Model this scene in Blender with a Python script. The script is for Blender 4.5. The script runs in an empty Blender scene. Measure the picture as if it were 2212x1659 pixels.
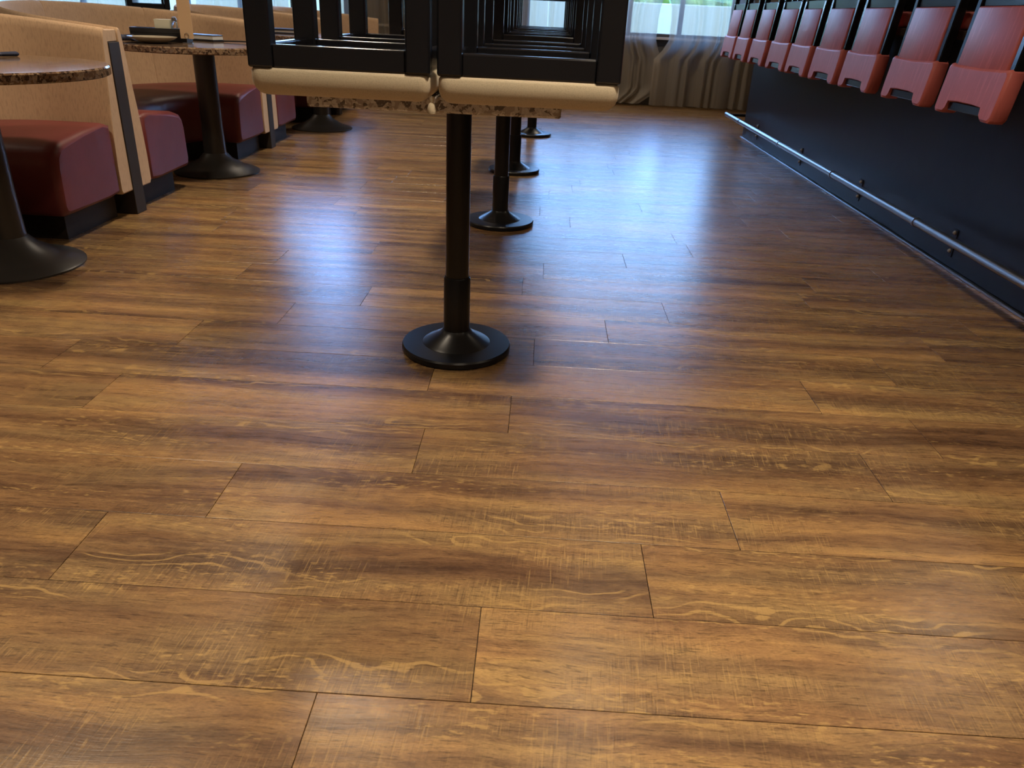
import bpy, bmesh, math, random
from mathutils import Matrix, Vector
random.seed(7)
S = bpy.context.scene
C = S.collection
H = 1.06            # camera height; floor measures were taken in units of H
U = H

# ---------------------------------------------------------------- camera, world, lights, exposure
cam_d = bpy.data.cameras.new('camera'); cam = bpy.data.objects.new('camera', cam_d); C.objects.link(cam)
S.camera = cam
pitch, yaw, roll = 0.45348828, -0.02164534, -0.04797941
fw = Vector((math.sin(yaw)*math.cos(pitch), math.cos(yaw)*math.cos(pitch), -math.sin(pitch)))
rx = Vector((math.cos(yaw), -math.sin(yaw), 0)); dn = fw.cross(rx)
cr, sr = math.cos(roll), math.sin(roll)
ax = cr*rx + sr*dn; ay = -sr*rx + cr*dn
M = Matrix((ax, -ay, -fw)).transposed().to_4x4(); M.translation = (0, 0, H)
cam.matrix_world = M
cam_d.sensor_fit = 'HORIZONTAL'; cam_d.sensor_width = 36; cam_d.lens = 1650/2212*36
cam_d.clip_start = .02; cam_d.clip_end = 200
cam_d.dof.use_dof = True; cam_d.dof.focus_distance = 2.1; cam_d.dof.aperture_fstop = 9

S.view_settings.view_transform = 'Standard'; S.view_settings.look = 'None'
S.view_settings.gamma = 1; S.view_settings.use_curve_mapping = False
S.view_settings.exposure = 0.0

w = bpy.data.worlds.new('world'); S.world = w; w.use_nodes = True
nt = w.node_tree
sky = nt.nodes.new('ShaderNodeTexSky'); sky.sky_type = 'NISHITA'; sky.sun_disc = False
sky.sun_elevation = math.radians(50); sky.sun_rotation = math.radians(200); sky.air_density = 1.0; sky.dust_density = 0; sky.ozone_density = 3
blue = nt.nodes.new('ShaderNodeMix'); blue.data_type = 'RGBA'; blue.inputs[0].default_value = .9
nt.links.new(sky.outputs[0], blue.inputs[6]); blue.inputs[7].default_value = (.20, .47, 1.3, 1)
nt.links.new(blue.outputs[2], nt.nodes['Background'].inputs[0])
nt.nodes['Background'].inputs[1].default_value = 11.5

def lamp(kind, name, loc, energy, color, size=.3, rot=(0, 0, 0), spread=None, portal=False, sy=None):
    d = bpy.data.lights.new(name, kind); d.energy = energy; d.color = color
    if kind == 'AREA':
        d.shape = 'RECTANGLE' if sy else 'DISK'; d.size = size
        if sy: d.size_y = sy
        if spread: d.spread = spread
        if portal: d.cycles.is_portal = True
    if kind == 'SUN': d.angle = math.radians(.5)
    if kind == 'SPOT':
        d.spot_size = size; d.spot_blend = .6; d.shadow_soft_size = .12
    o = bpy.data.objects.new(name, d); o.location = loc; o.rotation_euler = rot; C.objects.link(o)
    return o
lamp('SUN', 'sun', (0, 0, 20), 6.0, (1, .90, .70), rot=(math.radians(52), 0, math.radians(-14)))
WARM = (1.0, .84, .64)
LK = .66
for lx, ly, e, cone in ((.55, 1.15, 52, 108), (.55, -.9, 30, 108), (.45, 3.7, 7, 110), (.45, 6.2, 5, 110), (1.0, 9.5, 38, 130), (-2.4, 9.8, 10, 130),  # the strong lamp by the far curtains is added to brighten their lower half
                        (-2.3, -.5, 48, 100), (-2.2, 2.2, 27, 110), (-1.2, 4.2, 40, 110), (-1.2, 6.5, 34, 110), (-2.2, 8.6, 14, 120),
                        (-5.4, 4.2, 22, 130), (-5.4, 7.6, 20, 130), (3.3, .8, 24, 130), (3.3, 4.6, 14, 130)):
    lamp('AREA', 'downlight_and_fill', (lx, ly, 3.3), e*LK*1.2, WARM, .3, spread=math.radians(cone))
lamp('AREA', 'window_portal', (-2.5, 11.0, 1.98), 10, (1, 1, 1), 10.4, (math.radians(-90), 0, 0), portal=True, sy=2.4)

# ---------------------------------------------------------------- node helpers
def mat(name):
    m = bpy.data.materials.new(name); m.use_nodes = True
    return m, m.node_tree, m.node_tree.nodes['Principled BSDF']
def N(t, typ, **kw):
    n = t.nodes.new(typ)
    for k, v in kw.items():
        if k.startswith('i_'): n.inputs[k[2:].replace('_', ' ')].default_value = v
        else: setattr(n, k, v)
    return n
def L(t, a, b): t.links.new(a, b)
def math_(t, op, a, b=None, c=None, clamp=False):
    n = t.nodes.new('ShaderNodeMath'); n.operation = op; n.use_clamp = clamp
    for i, v in enumerate((a, b, c)):
        if v is None: continue
        if isinstance(v, (int, float)): n.inputs[i].default_value = v
        else: t.links.new(v, n.inputs[i])
    return n.outputs[0]
def scale_(t, vec, s):
    n = t.nodes.new('ShaderNodeVectorMath'); n.operation = 'MULTIPLY'
    t.links.new(vec, n.inputs[0]); n.inputs[1].default_value = s
    return n.outputs[0]
def noise(t, vec, W=None, detail=3, rough=.5, dist=0., scale=1.):
    n = t.nodes.new('ShaderNodeTexNoise'); n.noise_dimensions = '4D' if W is not None else '3D'
    n.inputs['Scale'].default_value = scale; n.inputs['Detail'].default_value = detail
    n.inputs['Roughness'].default_value = rough; n.inputs['Distortion'].default_value = dist
    if vec is not None: t.links.new(vec, n.inputs['Vector'])
    if W is not None: t.links.new(W, n.inputs['W'])
    return n.outputs['Fac']
def ramp(t, f, stops, interp='LINEAR'):
    n = t.nodes.new('ShaderNodeValToRGB'); cr = n.color_ramp; cr.interpolation = interp
    while len(cr.elements) < len(stops): cr.elements.new(.5)
    for e, (p, c) in zip(cr.elements, stops):
        e.position = p; e.color = (c if len(c) == 4 else (*c, 1)) if not isinstance(c, (int, float)) else (c, c, c, 1)
    t.links.new(f, n.inputs[0])
    return n.outputs[0]
def mix(t, f, a, b, mode='MIX'):
    n = t.nodes.new('ShaderNodeMix'); n.data_type = 'RGBA'; n.blend_type = mode; n.clamp_factor = True
    if isinstance(f, (int, float)): n.inputs[0].default_value = f
    else: t.links.new(f, n.inputs[0])
    for s, v in ((6, a), (7, b)):
        if isinstance(v, (tuple, list)): n.inputs[s].default_value = (*v, 1) if len(v) == 3 else v
        else: t.links.new(v, n.inputs[s])
    return n.outputs[2]
def smooth(t, f, lo, hi):
    n = t.nodes.new('ShaderNodeMapRange'); n.interpolation_type = 'SMOOTHSTEP'
    t.links.new(f, n.inputs[0]); n.inputs[1].default_value = lo; n.inputs[2].default_value = hi
    return n.outputs[0]
def bump(t, b, h, strength=.3, dist=.002):
    n = t.nodes.new('ShaderNodeBump'); n.inputs['Strength'].default_value = strength; n.inputs['Distance'].default_value = dist
    t.links.new(h, n.inputs['Height']); t.links.new(n.outputs[0], b.inputs['Normal'])
def plain(name, col, rough=.5, metal=0., var=0., bump_s=0., scale=200., spec=.5):
    m, t, b = mat(name)
    b.inputs['Roughness'].default_value = rough; b.inputs['Metallic'].default_value = metal
    b.inputs['Specular IOR Level'].default_value = spec
    tc = N(t, 'ShaderNodeTexCoord')
    f = noise(t, tc.outputs['Object'], detail=4, scale=12)
    c = mix(t, f, tuple(x*(1-var) for x in col), tuple(min(1, x*(1+var)) for x in col))
    L(t, c, b.inputs['Base Color'])
    if bump_s: bump(t, b, noise(t, tc.outputs['Object'], detail=2, scale=scale), bump_s, .001)
    return m

# ---------------------------------------------------------------- materials
def plank_material():
    m, t, b = mat('plank_wood')
    at = N(t, 'ShaderNodeAttribute', attribute_name='puv'); uv = at.outputs['Vector']
    pr = N(t, 'ShaderNodeAttribute', attribute_name='prand')
    oi = N(t, 'ShaderNodeObjectInfo')
    r = math_(t, 'ADD', pr.outputs['Fac'], oi.outputs['Random'])
    W = math_(t, 'MULTIPLY', r, 61.7)
    W2 = math_(t, 'ADD', W, 13.3); W3 = math_(t, 'ADD', W, 29.1)
    # slow warp of the grain along the plank
    warp = noise(t, scale_(t, uv, (2.6, 5, 1)), W2, 2, .5)
    wv = math_(t, 'MULTIPLY', math_(t, 'SUBTRACT', warp, .5), .07)
    cx = N(t, 'ShaderNodeCombineXYZ'); L(t, wv, cx.inputs[1])
    va = N(t, 'ShaderNodeVectorMath', operation='ADD'); L(t, uv, va.inputs[0]); L(t, cx.outputs[0], va.inputs[1])
    gv = va.outputs[0]
    bands = noise(t, scale_(t, gv, (.65, 12, 1)), W, 4, .55)
    streak = noise(t, scale_(t, gv, (4.0, 90, 1)), W3, 4, .65)
    fine = noise(t, scale_(t, gv, (26, 290, 1)), W2, 3, .65)
    grit = noise(t, scale_(t, uv, (150, 420, 1)), W3, 2, .6)
    mottle = noise(t, scale_(t, uv, (16, 44, 1)), W3, 5, .7)
    f = math_(t, 'ADD', math_(t, 'MULTIPLY', bands, .62), math_(t, 'MULTIPLY', streak, .16))
    f = math_(t, 'ADD', f, math_(t, 'MULTIPLY', mottle, .22))
    col = ramp(t, f, [(.36, PL[0]), (.45, PL[1]), (.525, PL[2]), (.63, PL[3])])
    hue = smooth(t, noise(t, scale_(t, uv, (2.2, 9, 1)), W2, 3, .5), .40, .62)
    col = mix(t, 1.0, col, mix(t, hue, (1.03, .965, .89), (.97, 1.0, .96)), 'MULTIPLY')
    gv2 = math_(t, 'ADD', math_(t, 'MULTIPLY', grit, 1.1), .45)
    cg = N(t, 'ShaderNodeCombineColor'); [L(t, gv2, cg.inputs[i]) for i in range(3)]
    col = mix(t, 1.0, col, cg.outputs[0], 'MULTIPLY')
    # per plank tone
    tone = N(t, 'ShaderNodeTexWhiteNoise', noise_dimensions='1D'); L(t, W, tone.inputs['W'])
    tv = math_(t, 'ADD', math_(t, 'MULTIPLY', tone.outputs['Value'], .26), .87)
    hs = N(t, 'ShaderNodeHueSaturation'); L(t, tv, hs.inputs['Value']); L(t, col, hs.inputs['Color']); hs.inputs['Saturation'].default_value = 1.0
    col = hs.outputs[0]
    # golden cathedral lines
    sp = N(t, 'ShaderNodeSeparateXYZ'); L(t, uv, sp.inputs[0])
    cn = noise(t, scale_(t, uv, (4.5, 9, 1)), W3, 2, .45)
    ph = math_(t, 'ADD', math_(t, 'MULTIPLY', sp.outputs[1], 30), math_(t, 'MULTIPLY', cn, 7.))
    sn = math_(t, 'SINE', math_(t, 'MULTIPLY', ph, 6.283))
    ln = smooth(t, math_(t, 'ADD', sn, math_(t, 'MULTIPLY', math_(t, 'SUBTRACT', mottle, .5), 1.2)), (.62), .88)
    cm = smooth(t, math_(t, 'ADD', noise(t, scale_(t, uv, (1.5, 11, 1)), W2, 2, .5), math_(t, 'MULTIPLY', math_(t, 'ABSOLUTE', sp.outputs[1]), 1.3)), .63, .72)
    fl = math_(t, 'MULTIPLY', ln, cm)
    col = mix(t, math_(t, 'MULTIPLY', fl, .46), col, PL[4])
    # pale flecks
    fk = smooth(t, noise(t, scale_(t, uv, (34, 110, 1)), W, 3, .6), .53, .66)
    fkm = smooth(t, noise(t, scale_(t, uv, (1.8, 12, 1)), W3, 2, .5), .48, .62)
    col = mix(t, math_(t, 'MULTIPLY', math_(t, 'MULTIPLY', fk, fkm), .5), col, PL[4])
    # dark pores along the grain
    po = smooth(t, fine, .545, .64)
    col = mix(t, math_(t, 'MULTIPLY', po, .55), col, PL[5])
    # saw marks across the grain
    mp = N(t, 'ShaderNodeMapping'); L(t, uv, mp.inputs[0]); mp.inputs['Rotation'].default_value = (0, 0, math.radians(4)); mp.inputs['Scale'].default_value = (1, 1, 1)
    saw = noise(t, scale_(t, mp.outputs[0], (330, 17, 1)), W, 2, .5)
    sm = smooth(t, noise(t, scale_(t, uv, (3, 7, 1)), W2, 1, .5), .42, .62)
    sd = math_(t, 'MULTIPLY', smooth(t, saw, .57, .67), sm)
    sl = math_(t, 'MULTIPLY', smooth(t, saw, .43, .34), sm)
    col = mix(t, math_(t, 'MULTIPLY', sd, .35), col, PL[5])
    col = mix(t, math_(t, 'MULTIPLY', sl, .30), col, PL[4])
    # knots
    vo = N(t, 'ShaderNodeTexVoronoi', voronoi_dimensions='4D', feature='F1'); L(t, scale_(t, uv, (3.4, 8.5, 1)), vo.inputs['Vector']); L(t, W, vo.inputs['W']); vo.inputs['Scale'].default_value = 1
    kn = smooth(t, vo.outputs['Distance'], .05, .015)
    col = mix(t, math_(t, 'MULTIPLY', kn, .75), col, PL[5])
    L(t, col, b.inputs['Base Color'])
    rg = math_(t, 'ADD', math_(t, 'MULTIPLY', streak, .14), PLR)
    L(t, rg, b.inputs['Roughness'])
    h = math_(t, 'ADD', math_(t, 'MULTIPLY', fine, .5), math_(t, 'MULTIPLY', saw, math_(t, 'MULTIPLY', sm, .7)))
    h = math_(t, 'ADD', h, math_(t, 'MULTIPLY', streak, .5))
    bump(t, b, h, .35, .0011)
    b.inputs['Specular IOR Level'].default_value = .62
    return m
PL = [(.060, .031, .017), (.128, .070, .035), (.210, .121, .054), (.330, .195, .075), (.46, .285, .098), (.032, .017, .009)]
PLR = .21
M_plank = plank_material()
M_sub = plain('subfloor', (.02, .012, .008), .9)
M_blackwood = plain('black_lacquered_wood', (.009, .009, .011), .20, var=.25, bump_s=.05, scale=60)
M_blackmetal = plain('black_powder_coat', (.008, .008, .009), .32, var=.2, bump_s=.05, scale=500, spec=.35)
M_pedestal = plain('dark_bronze_metal', (.030, .027, .024), .33, var=.2, bump_s=.1, scale=400)
M_barfront = plain('bar_front_laminate', (.010, .010, .009), .36, var=.4, bump_s=.06, scale=90, spec=.22)
M_chrome = plain('brushed_steel', (.34, .33, .325), .33, 1.0, .06)
M_bolt = plain('zinc_bolt', (.50, .48, .44), .4)
M_dullsteel = plain('dull_steel', (.32, .31, .30), .4, 1.0, .1)
M_wall = plain('painted_wall', (.42, .33, .23), .8, var=.05)
M_darkwall = plain('dark_wall', (.05, .045, .04), .7, var=.1)
M_ceiling = plain('ceiling_paint', (.55, .47, .37), .9, var=.03)
M_frame = plain('window_frame_bronze', (.06, .055, .05), .5, var=.1)
M_darkpanel = plain('dark_laminate', (.034, .026, .020), .6, var=.2, spec=.3)
M_navy = plain('navy_napkin', (.02, .024, .05), .85, var=.2, bump_s=.3, scale=600)
M_card = plain('cream_card', (.70, .48, .28), .7, var=.03)
M_packet = plain('sweetener_paper', (.72, .70, .55), .7, var=.08)
M_plate = plain('glazed_plate', (.42, .36, .27), .2, var=.05)
M_blackplastic = plain('black_plastic', (.012, .012, .013), .35, var=.2)
M_white = plain('white_print', (.75, .74, .70), .6)

def leather(name, col, rough, streak=.0):
    m, t, b = mat(name)
    tc = N(t, 'ShaderNodeTexCoord'); v = tc.outputs['Object']
    f = noise(t, v, detail=4, scale=7)
    c = mix(t, f, tuple(x*.8 for x in col), tuple(min(1, x*1.2) for x in col))
    if streak:
        s = noise(t, scale_(t, v, (40, 60, 4)), detail=3, rough=.6)
        c = mix(t, math_(t, 'MULTIPLY', smooth(t, s, .5, .75), streak), c, tuple(min(1, x*1.7+.04) for x in col))
    L(t, c, b.inputs['Base Color']); b.inputs['Roughness'].default_value = rough
    b.inputs['Specular IOR Level'].default_value = .3
    vo = N(t, 'ShaderNodeTexVoronoi'); vo.inputs['Scale'].default_value = 350; L(t, v, vo.inputs['Vector'])
    h = math_(t, 'ADD', math_(t, 'MULTIPLY', vo.outputs['Distance'], .3), math_(t, 'MULTIPLY', noise(t, v, detail=3, scale=9), 3.0))
    bump(t, b, h, .25, .002)
    return m
M_burg = leather('burgundy_vinyl', (.155, .034, .030), .40)
M_red = leather('red_vinyl', (.53, .135, .120), .44, .35)
def fabric(name, col, k=1.0, sx=(420, 420, 420)):
    m, t, b = mat(name)
    tc = N(t, 'ShaderNodeTexCoord'); v = tc.outputs['Object']
    a = noise(t, scale_(t, v, sx), detail=2)
    f = noise(t, v, detail=3, scale=5)
    c = mix(t, f, tuple(x*.9 for x in col), tuple(x*1.1 for x in col))
    c = mix(t, math_(t, 'MULTIPLY', smooth(t, a, .45, .7), .35), c, tuple(x*.55 for x in col))
    L(t, c, b.inputs['Base Color']); b.inputs['Roughness'].default_value = .9; b.inputs['Sheen Weight'].default_value = .15
    bump(t, b, a, .3*k, .001)
    return m
M_tan = fabric('tan_booth_fabric', (.56, .375, .225), 1, (160, 160, 25))
M_cream = fabric('cream_seat_fabric', (.50, .42, .29))

def granite(name, cols, scale):
    m, t, b = mat(name)
    tc = N(t, 'ShaderNodeTexCoord'); v = tc.outputs['Object']
    nv = N(t, 'ShaderNodeTexNoise'); nv.inputs['Scale'].default_value = scale*.6; L(t, v, nv.inputs['Vector'])
    wv = N(t, 'ShaderNodeVectorMath', operation='MULTIPLY_ADD'); L(t, nv.outputs['Color'], wv.inputs[0]); wv.inputs[1].default_value = (.03, .03, .03); L(t, v, wv.inputs[2])
    vo = N(t, 'ShaderNodeTexVoronoi'); vo.inputs['Scale'].default_value = scale; L(t, wv.outputs[0], vo.inputs['Vector'])
    sp = N(t, 'ShaderNodeSeparateColor'); L(t, vo.outputs['Color'], sp.inputs[0])
    c = ramp(t, sp.outputs[0], [(0, cols[0]), (.22, cols[1]), (.5, cols[2]), (.8, cols[3])], 'CONSTANT')
    f = noise(t, v, detail=6, rough=.7, scale=scale*2)
    c = mix(t, smooth(t, f, .52, .68), c, cols[1])
    L(t, c, b.inputs['Base Color']); b.inputs['Roughness'].default_value = .08
    return m
M_granite = granite('grey_granite', [(.13, .105, .085), (.36, .315, .27), (.50, .475, .44), (.60, .58, .54)], 95)
M_granite_b = granite('brown_granite', [(.05, .03, .02), (.15, .085, .048), (.28, .19, .115), (.21, .145, .10)], 85)

def sheer():
    m, t, b = mat('sheer_curtain')
    out = t.nodes['Material Output']; t.nodes.remove(b)
    tr = N(t, 'ShaderNodeBsdfTransparent'); tr.inputs[0].default_value = (.90, .86, .78, 1)
    tl = N(t, 'ShaderNodeBsdfTranslucent'); df = N(t, 'ShaderNodeBsdfDiffuse')
    tc = N(t, 'ShaderNodeTexCoord')
    f = noise(t, scale_(t, tc.outputs['Object'], (60, 1, 1.5)), detail=3)
    c = mix(t, f, (.58, .50, .41), (.76, .68, .58))
    L(t, c, tl.inputs[0]); L(t, c, df.inputs[0])
    a = N(t, 'ShaderNodeMixShader', i_Fac=.5); L(t, tl.outputs[0], a.inputs[1]); L(t, df.outputs[0], a.inputs[2])
    q = N(t, 'ShaderNodeMixShader', i_Fac=.45); L(t, tr.outputs[0], q.inputs[1]); L(t, a.outputs[0], q.inputs[2])
    L(t, q.outputs[0], out.inputs[0])
    return m
M_sheer = sheer()
def glass():
    m, t, b = mat('window_glass')
    out = t.nodes['Material Output']; t.nodes.remove(b)
    tr = N(t, 'ShaderNodeBsdfTransparent'); tr.inputs[0].default_value = (.93, .97, .96, 1)
    gl = N(t, 'ShaderNodeBsdfGlossy'); gl.inputs['Roughness'].default_value = .02
    fr = N(t, 'ShaderNodeFresnel'); fr.inputs[0].default_value = 1.45
    q = N(t, 'ShaderNodeMixShader'); L(t, fr.outputs[0], q.inputs[0]); L(t, tr.outputs[0], q.inputs[1]); L(t, gl.outputs[0], q.inputs[2])
    L(t, q.outputs[0], out.inputs[0])
    return m
M_glass = glass()
m, t, b = mat('shaker_glass'); b.inputs['Transmission Weight'].default_value = 1; b.inputs['Roughness'].default_value = .03; b.inputs['Base Color'].default_value = (.95, .97, .97, 1)
M_shaker = m
m, t, b = mat('hedge_leaves'); tc = N(t, 'ShaderNodeTexCoord')
f = noise(t, tc.outputs['Object'], detail=6, rough=.7, scale=3)
L(t, ramp(t, f, [(.35, (.012, .03, .006)), (.5, (.06, .12, .014)), (.68, (.16, .24, .03))]), b.inputs['Base Color'])
M_hedge = m
M_pave = plain('outside_paving', (.17, .17, .13), .8, var=.1)
M_outwall = plain('outside_stucco', (.20, .205, .14), .9, var=.06)

# ---------------------------------------------------------------- mesh helpers
def link(name, me, m, parent=None, loc=(0, 0, 0), smooth_=False):
    o = bpy.data.objects.new(name, me); C.objects.link(o); o.location = loc
    if m: me.materials.append(m)
    if parent: o.parent = parent
    if smooth_:
        for p in me.polygons: p.use_smooth = True
    return o
def bm_mesh(bm, name):
    bmesh.ops.recalc_face_normals(bm, faces=bm.faces)
    me = bpy.data.meshes.new(name); bm.to_mesh(me); bm.free(); return me
def rbox(x0, x1, y0, y1, z0, z1, bev=.003, seg=1, bm=None):
    own = bmesh.new()
    v = bmesh.ops.create_cube(own, size=1)['verts']
    bmesh.ops.scale(own, vec=(x1-x0, y1-y0, z1-z0), verts=v)
    bmesh.ops.translate(own, vec=((x0+x1)/2, (y0+y1)/2, (z0+z1)/2), verts=v)
    if bev: bmesh.ops.bevel(own, geom=own.edges[:], offset=bev, segments=seg, affect='EDGES', profile=.5)
    if bm is None: return own
    me = bpy.data.meshes.new('tmp'); own.to_mesh(me); own.free(); bm.from_mesh(me); bpy.data.meshes.remove(me)
    return bm
def box(name, dims, m, parent=None, bev=.003, seg=1, loc=(0, 0, 0), smooth_=False):
    return link(name, bm_mesh(rbox(*dims, bev=bev, seg=seg), name), m, parent, loc, smooth_)
def lathe_bm(prof, n=40, bm=None, cx=0, cy=0, cap=True):
    bm = bm or bmesh.new(); rings = []
    for r, z in prof:
        rings.append([bm.verts.new((cx+r*math.cos(2*math.pi*i/n), cy+r*math.sin(2*math.pi*i/n), z)) for i in range(n)])
    for a, c in zip(rings, rings[1:]):
        for i in range(n): bm.faces.new((a[i], a[(i+1) % n], c[(i+1) % n], c[i]))
    if cap:
        bm.faces.new(rings[0][::-1]); bm.faces.new(rings[-1])
    return bm
def shade(o, ang=35):
    for p in o.data.polygons: p.use_smooth = len(p.vertices) < 5
    o.data.set_sharp_from_angle(angle=math.radians(ang)); me = o.data; ks = set(k for p in me.polygons if len(p.vertices) > 4 for k in p.edge_keys)
    at = me.attributes.get('sharp_edge') or me.attributes.new('sharp_edge', 'BOOLEAN', 'EDGE')
    for e in me.edges:
        if e.key in ks: at.data[e.index].value = True
    return o
def lathe(name, prof, m, parent=None, n=40, loc=(0, 0, 0)):
    return shade(link(name, bm_mesh(lathe_bm(prof, n), name), m, parent, loc))
def tube_bm(pts, r, n=10, bm=None):
    bm = bm or bmesh.new(); rings = []; pts = [Vector(p) for p in pts]
    for i, p in enumerate(pts):
        d = (pts[min(i+1, len(pts)-1)]-pts[max(i-1, 0)]).normalized()
        a = d.cross(Vector((0, 0, 1)));
        if a.length < 1e-4: a = d.cross(Vector((1, 0, 0)))
        a.normalize(); c = d.cross(a)
        rings.append([bm.verts.new(p+r*(math.cos(2*math.pi*k/n)*a+math.sin(2*math.pi*k/n)*c)) for k in range(n)])
    for a, c in zip(rings, rings[1:]):
        for i in range(n): bm.faces.new((a[i], a[(i+1) % n], c[(i+1) % n], c[i]))
    bm.faces.new(rings[0][::-1]); bm.faces.new(rings[-1]); return bm
def tube(name, pts, r, m, parent=None, n=10):
    return shade(link(name, bm_mesh(tube_bm(pts, r, n), name), m, parent), 50)
def thing(name, label, cat, loc=(0, 0, 0), rz=0, group=None):
    o = bpy.data.objects.new(name, None); C.objects.link(o); o.location = loc; o.rotation_euler = (0, 0, rz)
    o.empty_display_size = .05
    o['label'] = label; o['category'] = cat
    if group: o['group'] = group
    return o
def tag(o, label, cat, group=None, kind=None):
    o['label'] = label; o['category'] = cat
    if group: o['group'] = group
    if kind: o['kind'] = kind
    return o
def struct(o): o['kind'] = 'structure'; return o
def dup(root, loc, rz=0, label=None):
    r = root.copy(); C.objects.link(r); r.location = loc; r.rotation_euler = (0, 0, rz)
    if label: r['label'] = label
    for ch in list(root.children):
        c = ch.copy(); C.objects.link(c); c.parent = r
        for g in list(ch.children):
            d = g.copy(); C.objects.link(d); d.parent = c
    return r

# ---------------------------------------------------------------- room shell
XL, XR, YB, YF, ZC = -7.6, 4.2, -3.0, 11.0, 3.4
fl = struct(box('floor', (XL, XR, YB, YF, -.12, -.0045), M_sub, bev=0))
struct(box('ceiling', (XL-.1, XR+.1, YB-.1, YF+.25, ZC, ZC+.1), M_ceiling, bev=0))
struct(box('wall_left', (XL-.15, XL, YB, YF, -.12, ZC), M_wall, bev=0))
struct(box('wall_right', (XR, XR+.15, YB, YF, -.12, ZC), M_wall, bev=0))
struct(box('wall_back', (XL-.15, XR+.15, YB-.15, YB, -.12, ZC), M_wall, bev=0))
SILL, HEAD = .84, 3.12
bm = rbox(XL-.15, XR+.15, YF, YF+.2, -.12, SILL-.03, 0)
rbox(XL-.15, XR+.15, YF, YF+.2, HEAD, ZC, 0, bm=bm)
rbox(2.40, XR+.15, YF, YF+.2, SILL-.03, HEAD, 0, bm=bm)
rbox(-2.65, -.30, YF, YF+.2, SILL-.03, HEAD, 0, bm=bm)
struct(link('wall_far', bm_mesh(bm, 'wall_far'), M_darkwall))
struct(box('trim_1', (XL, 2.40, YF-.05, YF+.16, SILL-.03, SILL), plain('window_sill_paint', (.50, .48, .46), .5, var=.03)))
struct(box('baseboard_far', (XL, XR, YF-.015, YF, 0, .1), M_darkpanel))
# windows between the mullions
wn = 0
for xm in ([-7.58+.704*i for i in range(8)], [-.27+.665*i for i in range(5)]):
    for i in range(len(xm)-1):
        x0, x1 = xm[i], xm[i+1]
        fr = bmesh.new()
        rbox(x0-.028, x0+.028, YF+.06, YF+.13, SILL, HEAD, .004, bm=fr)
        if i == len(xm)-2: rbox(x1-.028, x1+.028, YF+.06, YF+.13, SILL, HEAD, .004, bm=fr)
        rbox(x0+.028, x1-.028, YF+.06, YF+.13, SILL, SILL+.04, .004, bm=fr)
        rbox(x0+.028, x1-.028, YF+.06, YF+.13, HEAD-.05, HEAD, .004, bm=fr)
        wn += 1
        wo = struct(link('window_%d' % wn, bm_mesh(fr, 'window_frame'), M_frame))
        box('pane', (x0+.028, x1-.028, YF+.092, YF+.098, SILL+.04, HEAD-.05), M_glass, wo, bev=0)

# outside
struct(box('ground_outside', (-40, 40, YF+.2, 60, -.2, -.05), M_pave, bev=0))
struct(box('wall_outside', (-30, 30, 17, 17.25, -.05, 1.33), M_outwall, bev=.02))
hb = bmesh.new(); rr = random.Random(3)
x = -26.
while x < 26:
    r_ = rr.uniform(.8, 1.3)
    s_ = bmesh.ops.create_icosphere(hb, subdivisions=3, radius=r_)['verts']
    for v in s_:
        v.co *= 1+rr.uniform(-.16, .16)
    bmesh.ops.translate(hb, verts=s_, vec=(x, 19.4+rr.uniform(-.3, .3), rr.uniform(.9, 1.4)))
    x += r_*.8
hd = link('hedge', bm_mesh(hb, 'hedge'), M_hedge); tag(hd, 'green hedge behind the pale low wall outside the windows', 'hedge', kind='stuff')

# ---------------------------------------------------------------- floor planks
RW, PLN = .2195*U, 1.14*U
def rowY(k): return (.877+.2195*k)*U
J = {-1: -.309, 0: -.061, 1: .26, 2: .47, 3: -.262, 4: -.0425, 5: -.288, 6: .017, 7: .27, 8: .508, 10: .0435, 11: .412}
GAP, BV, TH = .0007, .0006, .0045
def plank_geo(x0, x1, y0, y1):
    a, c, e, f = x0+GAP, x1-GAP, y0+GAP, y1-GAP
    v = [(a, e, -TH), (c, e, -TH), (c, f, -TH), (a, f, -TH), (a, e, -BV), (c, e, -BV), (c, f, -BV), (a, f, -BV),
         (a+BV, e+BV, 0), (c-BV, e+BV, 0), (c-BV, f-BV, 0), (a+BV, f-BV, 0)]
    q = [(8, 9, 10, 11)]
    for i in range(4):
        k = (i+1) % 4; q += [(i, k, 4+k, 4+i), (4+i, 4+k, 8+k, 8+i)]
    return v, q
def put_attr(me, puv, prand):
    a = me.attributes.new('puv', 'FLOAT_VECTOR', 'POINT'); a.data.foreach_set('vector', [c for p in puv for c in p])
    a = me.attributes.new('prand', 'FLOAT', 'POINT'); a.data.foreach_set('value', prand)
def to_px(p):
    d = Vector(p)-Vector((0, 0, H)); zz = d.dot(fw)
    if zz < .05: return None
    return 1106+1650*d.dot(ax)/zz, 829.5+1650*d.dot(ay)/zz
rp = random.Random(11); planks = []
k = -18
while rowY(k) < YF:
    y0, y1 = max(rowY(k), YB), min(rowY(k+1), YF)
    j = J[k]*U if k in J else rp.uniform(0, PLN)
    n0 = math.floor((XL-j)/PLN)
    for i in range(n0, n0+13):
        x0, x1 = max(j+i*PLN, XL), min(j+(i+1)*PLN, XR)
        if x1-x0 < .02 or y1-y0 < .02: continue
        area = 0; vis = False
        cs = [to_px(((x0+x1)/2+dx*(x1-x0)/2, (y0+y1)/2+dy*(y1-y0)/2, 0)) for dx in (-1, -.5, 0, .5, 1) for dy in (-1, 0, 1)]
        cs = [q for q in cs if q and -5 < q[0] < 2217 and 200 < q[1] < 1664]
        if cs and y0 > .3 and -3.0 < (x0+x1)/2 and x0 < 2.05 and (x1 > -2.2):
            vis = True; area = 1/(max(.3, y0)**2)
        planks.append((area, vis, x0, x1, y0, y1))
    k += 1
planks.sort(key=lambda p: -p[0])
full = {}
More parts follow.
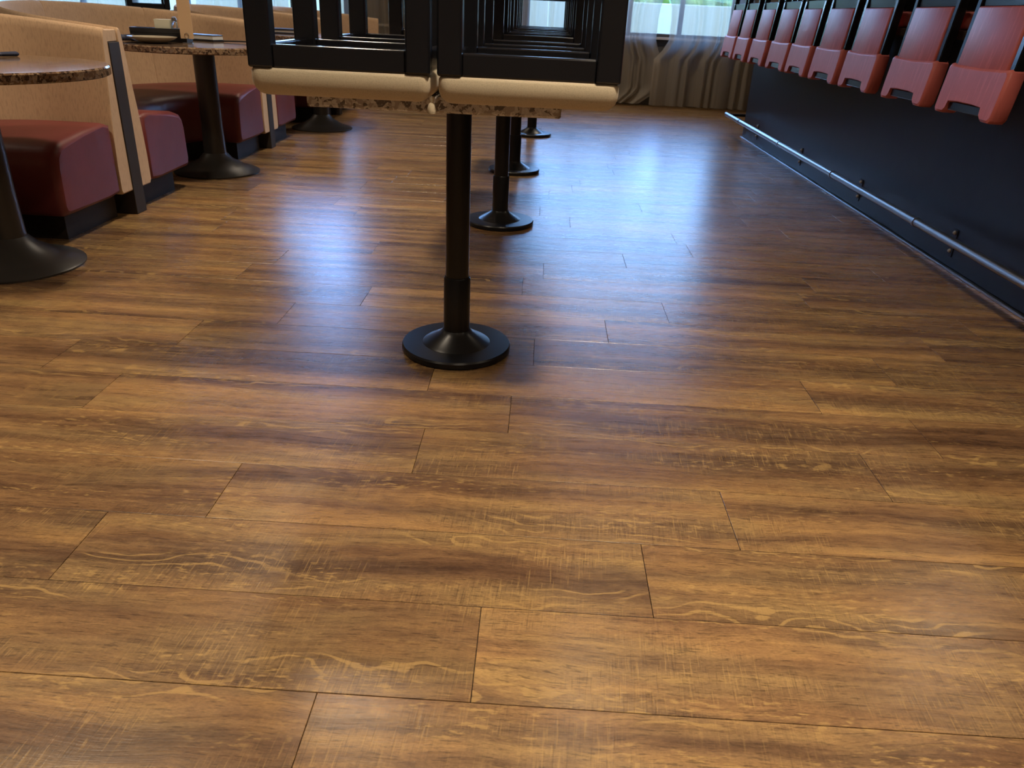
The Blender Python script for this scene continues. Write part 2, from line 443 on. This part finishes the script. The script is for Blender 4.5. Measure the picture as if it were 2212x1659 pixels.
rest_v, rest_f, rest_u, rest_r = [], [], [], []
for idx, (area, vis, x0, x1, y0, y1) in enumerate(planks):
    cx, cy = (x0+x1)/2, (y0+y1)/2
    v, q = plank_geo(x0-cx, x1-cx, y0-cy, y1-cy)
    if vis and idx < 295:
        key = (round(x1-x0, 4), round(y1-y0, 4))
        if key not in full:
            me = bpy.data.meshes.new('plank'); me.from_pydata(v, [], q); me.update()
            put_attr(me, v, [0.]*12); me.materials.append(M_plank); full[key] = me
        o = bpy.data.objects.new('plank', full[key]); C.objects.link(o)
        o.location = (cx, cy, rp.uniform(-.00015, .00015)); o.parent = fl
    else:
        n = len(rest_v); r0 = rp.random()
        rest_v += [(a+cx, c+cy, z) for a, c, z in v]; rest_f += [tuple(i+n for i in f) for f in q]
        rest_u += v; rest_r += [r0]*12
me = bpy.data.meshes.new('planking'); me.from_pydata(rest_v, [], rest_f); me.update(); put_attr(me, rest_u, rest_r)
o = link('planking', me, M_plank, fl); o['kind'] = 'stuff'

# ---------------------------------------------------------------- sheer curtains along the far wall
def curtain(name, x0, x1, label, y=10.83, el=None, er=None, seed=0, z0=.03, z1=3.3):
    rr = random.Random(seed); n = max(24, int((x1-x0)*80)); nz = 26
    ph = []; p = 0
    for i in range(n+1):
        p += rr.uniform(.55, 1.25)*(.55+.45*math.sin(i*.21+seed)); ph.append(p)
    verts, faces = [], []
    for jz in range(nz+1):
        tz = jz/nz; z = z0+(z1-z0)*(tz**1.5)
        a = x0 if el is None else el(z); c = x1 if er is None else er(z)
        for i in range(n+1):
            s = i/n
            am = .034+.020*math.sin(i*.13+seed)
            drift = .02*(1-tz)*math.sin(i*.37+seed*2.)
            verts.append((a+(c-a)*s+drift*.6, y+am*math.sin(ph[i]+.4*(1-tz)*math.sin(i*.11))+.01*(1-tz)*math.sin(i*.5), z))
    for jz in range(nz):
        for i in range(n):
            b0 = jz*(n+1)+i; faces.append((b0, b0+1, b0+n+2, b0+n+1))
    me = bpy.data.meshes.new(name); me.from_pydata(verts, [], faces); me.update()
    o = link(name, me, M_sheer, smooth_=True)
    return tag(o, label, 'curtain')
def lerp(a, c, f): return a+(c-a)*max(0, min(1, f))
curtain('curtain', .0, 1.45, 'sheer beige curtain panel meeting its neighbour at the gap behind the table row', er=lambda z: lerp(1.22, 1.50, z/.2) if z < .66 else lerp(1.50, 1.40, (z-.66)/.06)+.10*max(0, min(1, (z-1.15)/.3)), seed=1)
curtain('curtain', 1.42, 3.15, 'sheer beige curtain panel running behind the end of the bar', y=10.70, el=lambda z: 1.40 if z < .66 else lerp(1.40, 1.56, (z-.66)/.06)-.10*max(0, min(1, (z-1.15)/.3)), seed=2)
curtain('curtain', -2.72, .0, 'long sheer beige curtain panel behind the black chair legs', seed=3)
curtain('curtain', -4.55, -3.34, 'sheer beige curtain panel above the second booth, between two window gaps', seed=4)
curtain('curtain', -7.5, -4.92, 'sheer beige curtain panel in the far left corner above the nearest booths', seed=5)

# ---------------------------------------------------------------- bar with foot rail
bar = thing('bar_counter', 'long black bar counter with a smooth front along the right side', 'bar', (2.4, 3.2, 0))
def bx(name, d, m, parent, bev=.003, seg=1):
    o = box(name, (d[0]-2.4, d[1]-2.4, d[2]-3.2, d[3]-3.2, d[4], d[5]), m, parent, bev, seg); return o
bx('front_panel', (2.06, 2.10, -2.6, 8.27, .012, 1.03), M_barfront, bar)
bx('body', (2.10, 2.72, -2.6, 8.26, 0, 1.03), M_barfront, bar)
bx('counter_top', (1.80, 2.85, -2.6, 8.45, 1.03, 1.07), M_darkpanel, bar, .006, 2)
o = bx('floor_strip', (2.040, 2.10, -2.6, 8.27, 0, .011), M_chrome, bar, .002); o['label'] = 'thin shiny metal strip at the floor'
RXx, RZ = 1.90, .20
pts = [(0, y-3.2, RZ) for y in (-2.5, 1, 4, 8.3)]
rail = tube('foot_rail', pts+[(.0, 5.22, RZ)], .0205, M_chrome, bar, 20); rail.location.x = RXx-2.4; rail['label'] = 'long metal foot rail'
o = tube('end_return', [(.0, 5.16, RZ), (.35, 5.16, RZ)], .014, M_blackmetal, rail, 12)
for y in (7.81, 6.41, 5.14, 3.885, 2.6, 1.35, .1, -1.15):
    yy = y-3.2
    cb = tube('coupling_ring', [(0, yy-.012, RZ), (0, yy+.012, RZ)], .0245, M_chrome, rail, 20)
    yb = yy-.10
    br = bmesh.new(); rbox(.156, .1595, yb-.022, yb+.022, .06, .195, .001, bm=br)
    tube_bm([(.155, yb, .13), (.07, yb+.02, .15), (.01, yb+.03, RZ-.008)], .007, 8, br)
    b_ = shade(link('bracket', bm_mesh(br, 'bracket'), M_barfront, rail))
    for zz in (.178, .088):
        lo = lathe('bolt', [(.010, 0), (.010, .005), (.005, .011)], M_bolt, rail, 12)
        lo.rotation_euler = (0, -math.pi/2, 0); lo.location = (.156, yb, zz)

# red bar stools turned upside down on the bar, backs hanging over the edge
def make_bar_stool(label):
    t = thing('bar_stool', label, 'bar stool', (1.75, 0, 1.07), group='red backed bar stools upside down on the bar')
    # seat lying on the counter
    s = link('seat', bm_mesh(rbox(.075, .46, -.17, .17, .001, .075, .02, 3), 'seat'), M_red, t, smooth_=True)
    box('seat_rail', (.012, .045, -.19, .19, .090, .142), M_blackwood, t)
    bmf = bmesh.new(); rbox(.05, .46, -.205, -.175, .077, .135, .003, bm=bmf); rbox(.05, .46, .175, .205, .077, .135, .003, bm=bmf); rbox(.43, .46, -.175, .175, .077, .135, .003, bm=bmf)
    link('seat_frame', bm_mesh(bmf, 'seat_frame'), M_blackwood, t)
    def post(y, name, x0, z0, x1, z1, wx=.04, wy=.034):
        b = bmesh.new(); vs = []
        for (x, z) in ((x0, z0), (x1, z1)):
            vs.append([b.verts.new((x+dx*wx/2, y+dy*wy/2, z)) for dx, dy in ((-1, -1), (1, -1), (1, 1), (-1, 1))])
        for i in range(4): b.faces.new((vs[0][i], vs[0][(i+1) % 4], vs[1][(i+1) % 4], vs[1][i]))
        b.faces.new(vs[0][::-1]); b.faces.new(vs[1])
        bmesh.ops.bevel(b, geom=b.edges[:], offset=.004, segments=1, affect='EDGES')
        return link(name, bm_mesh(b, name), M_blackwood, t)
    for sgn in (-1, 1):
        post(sgn*.212, 'back_post', .026, .140, -.020, -.305)
        post(sgn*.212, 'leg', .026, .141, .055, .76)
        post(sgn*.19, 'leg', .44, .135, .47, .76)
    box('stretcher', (.03, .055, -.195, .195, .44, .475), M_blackwood, t)
    box('stretcher', (.435, .475, -.175, .175, .52, .555), M_blackwood, t)
    # leaning red back: a thin inset panel above, a thick wrapped pad with two lobes below
    def lean(bm):
        for v in bm.verts: v.co.x += .048*(v.co.z-.09)/.41
        return bm
    up = lean(rbox(-.004, .030, -.193, .193, -.155, .090, .006, 2))
    shade(link('back_panel', bm_mesh(up, 'back_panel'), M_red, t), 60)
    # pad outline in (y, z)
    o_ = [(-.237, -.135), (-.222, -.124), (-.196, -.128), (0, -.132), (.196, -.128), (.222, -.124), (.237, -.135), (.238, -.25), (.236, -.305), (.222, -.318), (.165, -.318), (.148, -.304), (.140, -.272), (.07, -.267), (-.07, -.267), (-.140, -.272), (-.148, -.304), (-.165, -.318), (-.222, -.318), (-.236, -.305), (-.238, -.25)]
    pb = bmesh.new(); rings = []
    for xo, ins in ((.052, .006), (.046, 0), (.000, 0), (-.009, .003), (-.013, .012)):
        ring = []
        for y, z in o_:
            cy, cz = y*(1-ins/.237), -.225+(z+.225)*(1-ins/.1)
            ring.append(pb.verts.new((xo, cy, cz)))
        rings.append(ring)
    nn = len(o_)
    for a, c in zip(rings, rings[1:]):
        for i in range(nn): pb.faces.new((a[i], a[(i+1) % nn], c[(i+1) % nn], c[i]))
    pb.faces.new(rings[0][::-1]); pb.faces.new(rings[-1])
    lean(pb); shade(link('back_pad', bm_mesh(pb, 'back_pad'), M_red, t), 50)
    gr = lean(rbox(.0, .03, -.140, .140, -.302, -.268, .003))
    o = link('grip_rail', bm_mesh(gr, 'grip_rail'), M_blackwood, t); o['label'] = 'dark rail showing in the notch of the back'
    return t
ys = [3.345, 3.947, 4.59, 5.145, 5.705, 6.226, 6.82, 7.41, 7.93]
nth = ['first', 'second', 'third', 'fourth', 'fifth', 'sixth', 'seventh', 'eighth', 'ninth']
stool0 = None
for i, y in enumerate(ys):
    lb = ('upside-down red vinyl bar stool on the bar, nearest the camera end' if i == 0 else
          'upside-down red vinyl bar stool on the bar, closest to the curtains' if i == 8 else
          'upside-down red vinyl bar stool, %s along the bar from the camera end' % nth[i])
    if i == 0:
        stool0 = make_bar_stool(lb); stool0.location.y = y
    else: dup(stool0, (1.75, y, 1.07), random.uniform(-.02, .02), lb)

# ---------------------------------------------------------------- row of pedestal tables with upturned stools
def pedestal_table(label):
    t = thing('pedestal_table', label, 'table', group='square granite tables in the middle row')
    b = rbox(-.36, .30, -.36, .36, .815, .855, .006, 2)
    link('tabletop', bm_mesh(b, 'tabletop'), M_granite, t)
    lathe('base_disc', [(.178, 0), (.186, .004), (.187, .020), (.183, .026), (.12, .028)], M_blackmetal, t, 56)
    lathe('base_cone', [(.116, .0282), (.108, .034), (.055, .064), (.047, .075)], M_blackmetal, t, 48)
    lathe('lower_sleeve', [(.0445, .066), (.0445, .255), (.041, .262)], M_blackmetal, t, 32)
    lathe('pole', [(.0385, .25), (.0385, .80)], M_blackmetal, t, 32)
    box('top_bracket', (-.2, .2, -.2, .2, .80, .8149), M_blackmetal, t)
    return t
poles = [(-.252, 2.433), (-.203, 4.202), (-.186, 5.755), (-.094, 7.643)]
tl = ['nearest granite table of the middle row, black pole on a round base', 'second granite table of the middle row, behind the nearest pole',
      'third granite table of the middle row, counting from the camera', 'last granite table of the middle row, closest to the curtains']
pt0 = pedestal_table(tl[0]); pt0.location = (*poles[0], 0)
pts_ = [pt0]+[dup(pt0, (*p, 0), 0, l) for p, l in zip(poles[1:], tl[1:])]
for (px_, py_), t_ in zip(poles, pts_):      # tops stay in line even where the pole is a little off
    for c in t_.children:
        if c.name.startswith('tabletop'): c.location.x = -.252-px_

def make_stool(label):
    t = thing('wooden_stool', label, 'stool', group='cream seated stools upside down on the middle tables')
    hw, hd = .2135, .21
    cb = rbox(-hw, hw, -hd, hd, 0, .062, .0, 1)
    bmesh.ops.subdivide_edges(cb, edges=[e for e in cb.edges if abs(e.verts[0].co.z-e.verts[1].co.z) < .001], cuts=3, use_grid_fill=True)
    bmesh.ops.bevel(cb, geom=[e for e in cb.edges if len(e.link_faces) == 2 and e.calc_face_angle(0) > .5], offset=.026, segments=4, affect='EDGES', profile=.55)
    for v in cb.verts:      # lower side is rounder, upper side straight under the frame
        if v.co.z > .04: v.co.z = min(.062, v.co.z+.008)
        f = max(0, (.05-v.co.z)/.05)**2; v.co.x *= 1-.05*f; v.co.y *= 1-.05*f
    shade(link('cushion', bm_mesh(cb, 'cushion'), M_cream, t), 60)
    z0, z1 = .062, .113
    for nm, d in (('apron_rail', (-hw+.058, hw-.058, -hd+.006, -hd+.036, z0, z1)), ('apron_rail', (-hw+.058, hw-.058, hd-.036, hd-.006, z0, z1)),
                  ('apron_rail', (-hw+.01, -hw+.036, -hd+.045, hd-.045, z0, z1)), ('apron_rail', (hw-.036, hw-.01, -hd+.045, hd-.045, z0, z1))):
        box(nm, d, M_blackwood, t, .004, 2)
    for sx in (-1, 1):
        for sy in (-1, 1):
            x0, x1 = sorted((sx*hw, sx*(hw-.058))); y0, y1 = sorted((sy*(hd-.001), sy*(hd-.046)))
            box('leg', (x0, x1, y0, y1, .062, .45), M_blackwood, t, .005, 2)
    box('seat_board', (-hw+.037, hw-.037, -hd+.037, hd-.037, .0622, .098), M_blackwood, t, .002)
    zs = .285
    box('stretcher', (-hw+.058, hw-.058, -hd+.010, -hd+.034, zs, zs+.03), M_blackwood, t, .004, 1)
    box('stretcher', (-hw+.058, hw-.058, hd-.034, hd-.010, zs, zs+.03), M_blackwood, t, .004, 1)
    return t
def spot(i, j): return 'left' if i == 0 else 'right'
ordn = ['nearest', 'second', 'third']
st0 = None
for ti, ty in enumerate((2.433, 4.202, 5.755)):
    for rowi, dy in enumerate((-.325, .325)):
        for ci, cx in enumerate((-.4795, -.0355)):
            lb = 'upside-down black stool with cream seat on the %s middle table, %s side, %s half' % (ordn[ti], 'front' if rowi == 0 else 'rear', 'left' if ci == 0 else 'right')
            loc = (cx, ty+dy, .8552)
            if st0 is None:
                st0 = make_stool(lb); st0.location = loc
            else:
                dup(st0, loc, random.uniform(-.008, .008), lb)
# a little cream tab hanging from the seam of the nearest left cushion
tb = lathe('seam_tab', [(.001, -.036), (.010, -.034), (.0115, -.026), (.008, -.014), (.0045, -.009), (.006, -.004), (.005, .003), (.001, .006)], M_cream, st0, 14, loc=(.2135, -.182, .010))
tb['label'] = 'small cream tab hanging from the seat edge'

# stray stool and table far left behind the booths
pt5 = dup(pt0, (-4.45, 9.2, 0), 0, 'granite table behind the booths on the far left'); del pt5['group']
s5 = dup(st0, (-4.38, 9.15, .8552), .5, 'upside-down stool seen above the tan booth on the far left'); del s5['group']
for c in list(s5.children):
    if c.name.startswith('seam_tab'): bpy.data.objects.remove(c)

# ---------------------------------------------------------------- booths
BX, HB = -2.13, 1.047
AL = .27
def booth_path(yc):
    P = []
    for i in range(5): P.append((BX-AL*i/4, -HB))
    for i in range(1, 40):
        a = math.pi*i/40; P.append((BX-AL-.75*math.sin(a), -HB*math.cos(a)))
    for i in range(5): P.append((BX-AL+AL*i/4, HB))
    P = [Vector((x-BX, y, 0)) for x, y in P]
    nr = []
    for i, p in enumerate(P):
        d = (P[min(i+1, len(P)-1)]-P[max(i-1, 0)]).normalized(); nr.append(Vector((d.y, -d.x, 0)))
    # path runs near arm -> left -> far arm; inward is to its ... flip when needed
    if (P[0]+nr[0]*.1).y < P[0].y: nr = [-n for n in nr]
    return P, nr
def sweep(P, nr, sec, i0, i1, rnd=.02, xoff=0., rise=0.):
    b = bmesh.new(); rings = []
    cd = sum(s[0] for s in sec)/len(sec); cz = sum(s[1] for s in sec)/len(sec)
    def ring(i, sh, push):
        d = (P[min(i+1, len(P)-1)]-P[max(i-1, 0)]).normalized()
        base = P[i]+d*push; out = []
        for (dd, z) in sec:
            l = math.hypot(dd-cd, z-cz) or 1
            f = max(0., 1-sh/l)
            q = base+nr[i]*(cd+(dd-cd)*f); zz = cz+(z-cz)*f
            if zz > .5: zz += rise*max(0, -base.x)*(zz-.5)/.405
            out.append(b.verts.new((q.x+xoff, q.y, zz)))
        return out
    rings.append(ring(i0, rnd, 0)); rings.append(ring(i0, rnd*.3, rnd*.3)); rings.append(ring(i0, 0, rnd))
    for i in range(i0+1, i1): rings.append(ring(i, 0, 0))
    rings += [ring(i1, 0, -rnd), ring(i1, rnd*.3, -rnd*.3), ring(i1, rnd, 0)]
    n = len(sec)
    for a, c in zip(rings, rings[1:]):
        for i in range(n): b.faces.new((a[i], a[(i+1) % n], c[(i+1) % n], c[i]))
    b.faces.new(rings[0][::-1]); b.faces.new(rings[-1]); return b
SEC_BACK = [(0, .125), (0, .5), (0, .87), (.004, .893), (.012, .904), (.022, .902), (.031, .888), (.037, .86), (.057, .70), (.084, .52), (.098, .38), (.106, .25), (.106, .14), (.095, .125)]
SEC_SEAT = [(.106, .14), (.106, .47), (.16, .485), (.35, .475), (.50, .455), (.57, .435), (.605, .40), (.618, .35), (.622, .25), (.620, .16), (.610, .135), (.590, .128), (.2, .128)]
SEC_PL = [(.06, 0), (.06, .1275), (.52, .1275), (.52, 0)]
def make_booth(label):
    t = thing('booth_bench', label, 'booth', (BX, 0, 0), group='tan and burgundy curved booths along the left')
    P, nr = booth_path(0); n = len(P)-1
    cuts = [0, 13, n//2, n-13, n]
    for a, c in zip(cuts, cuts[1:]):
        shade(link('back_panel', bm_mesh(sweep(P, nr, SEC_BACK, a, c, .008, rise=.09), 'back_panel'), M_tan, t), 50)
    shade(link('seat', bm_mesh(sweep(P, nr, SEC_SEAT, 0, n, .03), 'seat'), M_burg, t), 60)
    link('plinth', bm_mesh(sweep(P, nr, SEC_PL, 1, n-1, .002, -.005), 'plinth'), M_darkpanel, t)
    return t
bl = ['curved tan booth with burgundy seat, closest to the camera', 'curved tan booth with burgundy seat around the table laid with plates and a tall card',
      'curved tan booth with burgundy seat, third from the camera', 'curved tan booth nearest the far curtains']
b0 = make_booth(bl[0]); b0.location.y = 2.93
for yc, l in zip((5.13, 7.33, 9.54), bl[1:]): dup(b0, (BX, yc, 0), 0, l)
dv0 = None
for y, l in ((4.03, 'dark end panel between the first and second booth backs'), (6.23, 'dark end panel between the second and third booth backs'), (8.435, 'dark end panel between the third and fourth booth backs')):
    if dv0 is None:
        dv0 = thing('booth_divider', l, 'panel', (BX, y, 0), group='dark panels between the booth backs')
        box('panel', (-.26, .004, -.0515, .0515, 0, .84), M_darkpanel, dv0, .002)
        o = box('cap', (-.26, -.006, -.0515, .0515, .8402, .896), M_tan, dv0, .004); o['label'] = 'tan upholstered cap over the dark panel'
    else: dup(dv0, (BX, y, 0), 0, l)

def booth_table(label):
    t = thing('booth_table', label, 'table', group='round granite booth tables')
    lathe('tabletop', [(.49, .757), (.50, .762), (.50, .789), (.495, .795)], M_granite_b, t, 72)
    lathe('base', [(.275, 0), (.276, .008), (.268, .014), (.19, .04), (.11, .085), (.073, .125)], M_pedestal, t, 56)
    lathe('column', [(.072, .11), (.066, .3), (.066, .745)], M_pedestal, t, 36)
    lathe('top_plate', [(.2, .745), (.2, .7568)], M_pedestal, t, 36)
    return t
bt = [((-2.21, 3.06), 'round brown granite booth table closest to the camera, at the left edge'), ((-2.176, 5.2), 'round brown granite booth table set with plates and a tall card'),
      ((-2.05, 7.4), 'round granite booth table in the third booth, behind the stools')]
t0 = booth_table(bt[0][1]); t0.location = (*bt[0][0], 0)
for (p, l) in bt[1:]:
    q = dup(t0, (*p, 0), 0, l)
    for c in q.children:
        if c.name.startswith('tabletop'): c.scale = (1.1, 1.1, 1)

# ---------------------------------------------------------------- things on the booth tables
ZT = .7952
def plate_at(x, y, z, label):
    o = lathe('plate', [(.05, 0), (.075, .004), (.125, .026), (.138, .034), (.139, .037), (.134, .036), (.08, .010), (.02, .007)], M_plate, n=48, loc=(x, y, z)); return tag(o, label, 'plate')
plate_at(-2.36, 4.93, ZT, 'shallow pale plate at the front of the laid booth table')
cd = thing('condiment_box', 'low black box behind the plate holding sweetener packets', 'box', (-2.40, 5.14, ZT), .1)
b = bmesh.new()
rbox(-.17, .17, -.055, .055, 0, .05, .002, bm=b); rbox(-.17, .17, -.055, -.048, .05, .078, .001, bm=b); rbox(-.17, .17, .048, .055, .05, .078, .001, bm=b)
rbox(-.17, -.163, -.048, .048, .05, .078, .001, bm=b); rbox(.163, .17, -.048, .048, .05, .078, .001, bm=b)
link('tray', bm_mesh(b, 'tray'), M_blackplastic, cd)
for i in range(9):
    b = rbox(-.045, .045, -.0016, .0016, 0, .078, .0008)
    o = link('sweetener_packet', bm_mesh(b, 'sweetener_packet'), M_packet, loc=(-2.375+.002*(i % 3), 5.112+i*.0065, ZT+.0505))
    o.rotation_euler = (.05, 0, .1); tag(o, 'cream paper sweetener packet standing in the black condiment box', 'packet', 'cream packets in the black box')
def shaker(x, y, label):
    t = thing('shaker', label, 'shaker', (x, y, ZT+.0505), group='glass shakers in the black box')
    lathe('jar', [(.017, 0), (.018, .003), (.016, .06), (.0135, .068)], M_shaker, t, 20)
    lathe('cap', [(.0145, .0682), (.0155, .071), (.0155, .083), (.011, .092), (.003, .094)], M_chrome, t, 20)
    return t
shaker(-2.306, 5.135, 'glass shaker with chrome cap beside the cream packets')
shaker(-2.262, 5.140, 'glass shaker with chrome cap nearest the tall card')
sd = thing('table_stand', 'tall tan card held upright in a small wire clip stand', 'card', (-2.20, 5.05, ZT), -.1)
o = box('card', (-.042, .042, -.001, .001, .028, .36), M_card, sd, 0)
b = tube_bm([(-.03, -.008, .003), (.03, -.008, .003), (.03, .012, .003), (-.03, .012, .003), (-.03, -.008, .003)], .0016, 6)
tube_bm([(0, -.008, .003), (0, -.006, .03)]+[(.014*math.sin(a), -.0035, .045-.015*math.cos(a)) for a in [i*2*math.pi/14 for i in range(15)]], .0014, 6, b)
link('wire_clip', bm_mesh(b, 'wire_clip'), M_dullsteel, sd)
fo = thing('check_folder', 'closed black folder with a pale edge lying beside the tall card', 'folder', (-2.27, 5.47, ZT), -.35)
box('cover', (-.12, .12, -.05, .05, 0, .012), M_blackplastic, fo, .002); box('cover', (-.12, .12, -.05, .05, .036, .040), M_blackplastic, fo, .002)
o = box('pages', (-.116, .116, -.047, .047, .0122, .0358), M_white, fo, .001)
spn = thing('spoon', 'dark slim spoon lying beyond the black folder', 'spoon', (-2.04, 5.42, ZT), -.1)
tube('handle', [(-.09, 0, .006), (0, 0, .009), (.075, 0, .010)], .0045, M_blackplastic, spn, 8)
o = lathe('bowl', [(.002, -.008), (.012, -.005), (.016, 0), (.012, .006), (.002, .008)], M_blackplastic, spn, 16, loc=(.088, 0, .010))
def napkin(x, y, z, rz, label, ln=.2):
    t = thing('rolled_napkin', label, 'napkin', (x, y, z), rz)
    b = bmesh.new(); n = 16; R = []
    for i, (xx, r) in enumerate(((-ln/2, .017), (-ln/2+.004, .021), (-.03, .020), (-.02, .0185), (.02, .0185), (.03, .020), (ln/2-.004, .022), (ln/2, .018))):
        R.append([b.verts.new((xx, r*math.cos(2*math.pi*k/n)*1.15, .0195+r*.88*math.sin(2*math.pi*k/n))) for k in range(n)])
    for a, c in zip(R, R[1:]):
        for k in range(n): b.faces.new((a[k], a[(k+1) % n], c[(k+1) % n], c[k]))
    b.faces.new(R[0][::-1]); b.faces.new(R[-1])
    shade(link('roll', bm_mesh(b, 'roll'), M_navy, t), 50)
    bb = bmesh.new(); R = []
    for xx, r in ((-.019, .0192), (-.019, .0205), (.019, .0205), (.019, .0192)):
        R.append([bb.verts.new((xx, r*math.cos(2*math.pi*k/n)*1.15, .0195+r*.88*math.sin(2*math.pi*k/n))) for k in range(n)])
    for a, c in zip(R, R[1:]):
        for k in range(n): bb.faces.new((a[k], a[(k+1) % n], c[(k+1) % n], c[k]))
    shade(link('band', bm_mesh(bb, 'band'), plain('paper_band', (.03, .035, .07), .6), t), 50)
    return t
napkin(-2.58, 4.97, ZT, 1.2, 'navy rolled napkin on the laid table, left of the plate')
napkin(-2.30, 3.38, ZT, 1.25, 'navy rolled napkin on the nearest booth table').scale = (1, .8, .5)
mn = thing('menu_folder', 'dark blue menu folder lying on the third booth table', 'menu', (-2.35, 7.42, ZT), .05)
box('cover', (-.16, .16, -.11, .11, 0, .012), M_navy, mn, .004, 2)
box('cover', (-.16, .16, -.11, .11, .028, .040), M_navy, mn, .004, 2)
box('pages', (-.155, .15, -.105, .105, .0122, .0278), M_white, mn, .001)
cc = thing('packet_caddy', 'chrome wire caddy of white packets on the third booth table', 'caddy', (-2.25, 7.66, ZT))
b = bmesh.new()
for z in (.012, .05): tube_bm([(-.06, -.035, z), (.06, -.035, z), (.06, .035, z), (-.06, .035, z), (-.06, -.035, z)], .002, 6, b)
for x_ in (-.06, .06):
    for y_ in (-.035, .035): tube_bm([(x_, y_, .001), (x_, y_, .075)], .002, 6, b)
tube_bm([(-.06, 0, .05), (-.06, 0, .1), (-.045, 0, .115), (-.03, 0, .1), (-.03, 0, .05)], .002, 6, b)
rbox(-.06, .06, -.035, .035, .001, .006, .001, bm=b)
link('wire_frame', bm_mesh(b, 'wire_frame'), M_chrome, cc)
for i in range(6):
    o = link('sweetener_packet', bm_mesh(rbox(-.03, .045, -.003, .003, 0, .085, .001), 'sweetener_packet'), M_white, loc=(-2.25, 7.64+i*.009, ZT+.0065))
    tag(o, 'white packet standing in the chrome wire caddy', 'packet', 'white packets in the wire caddy')
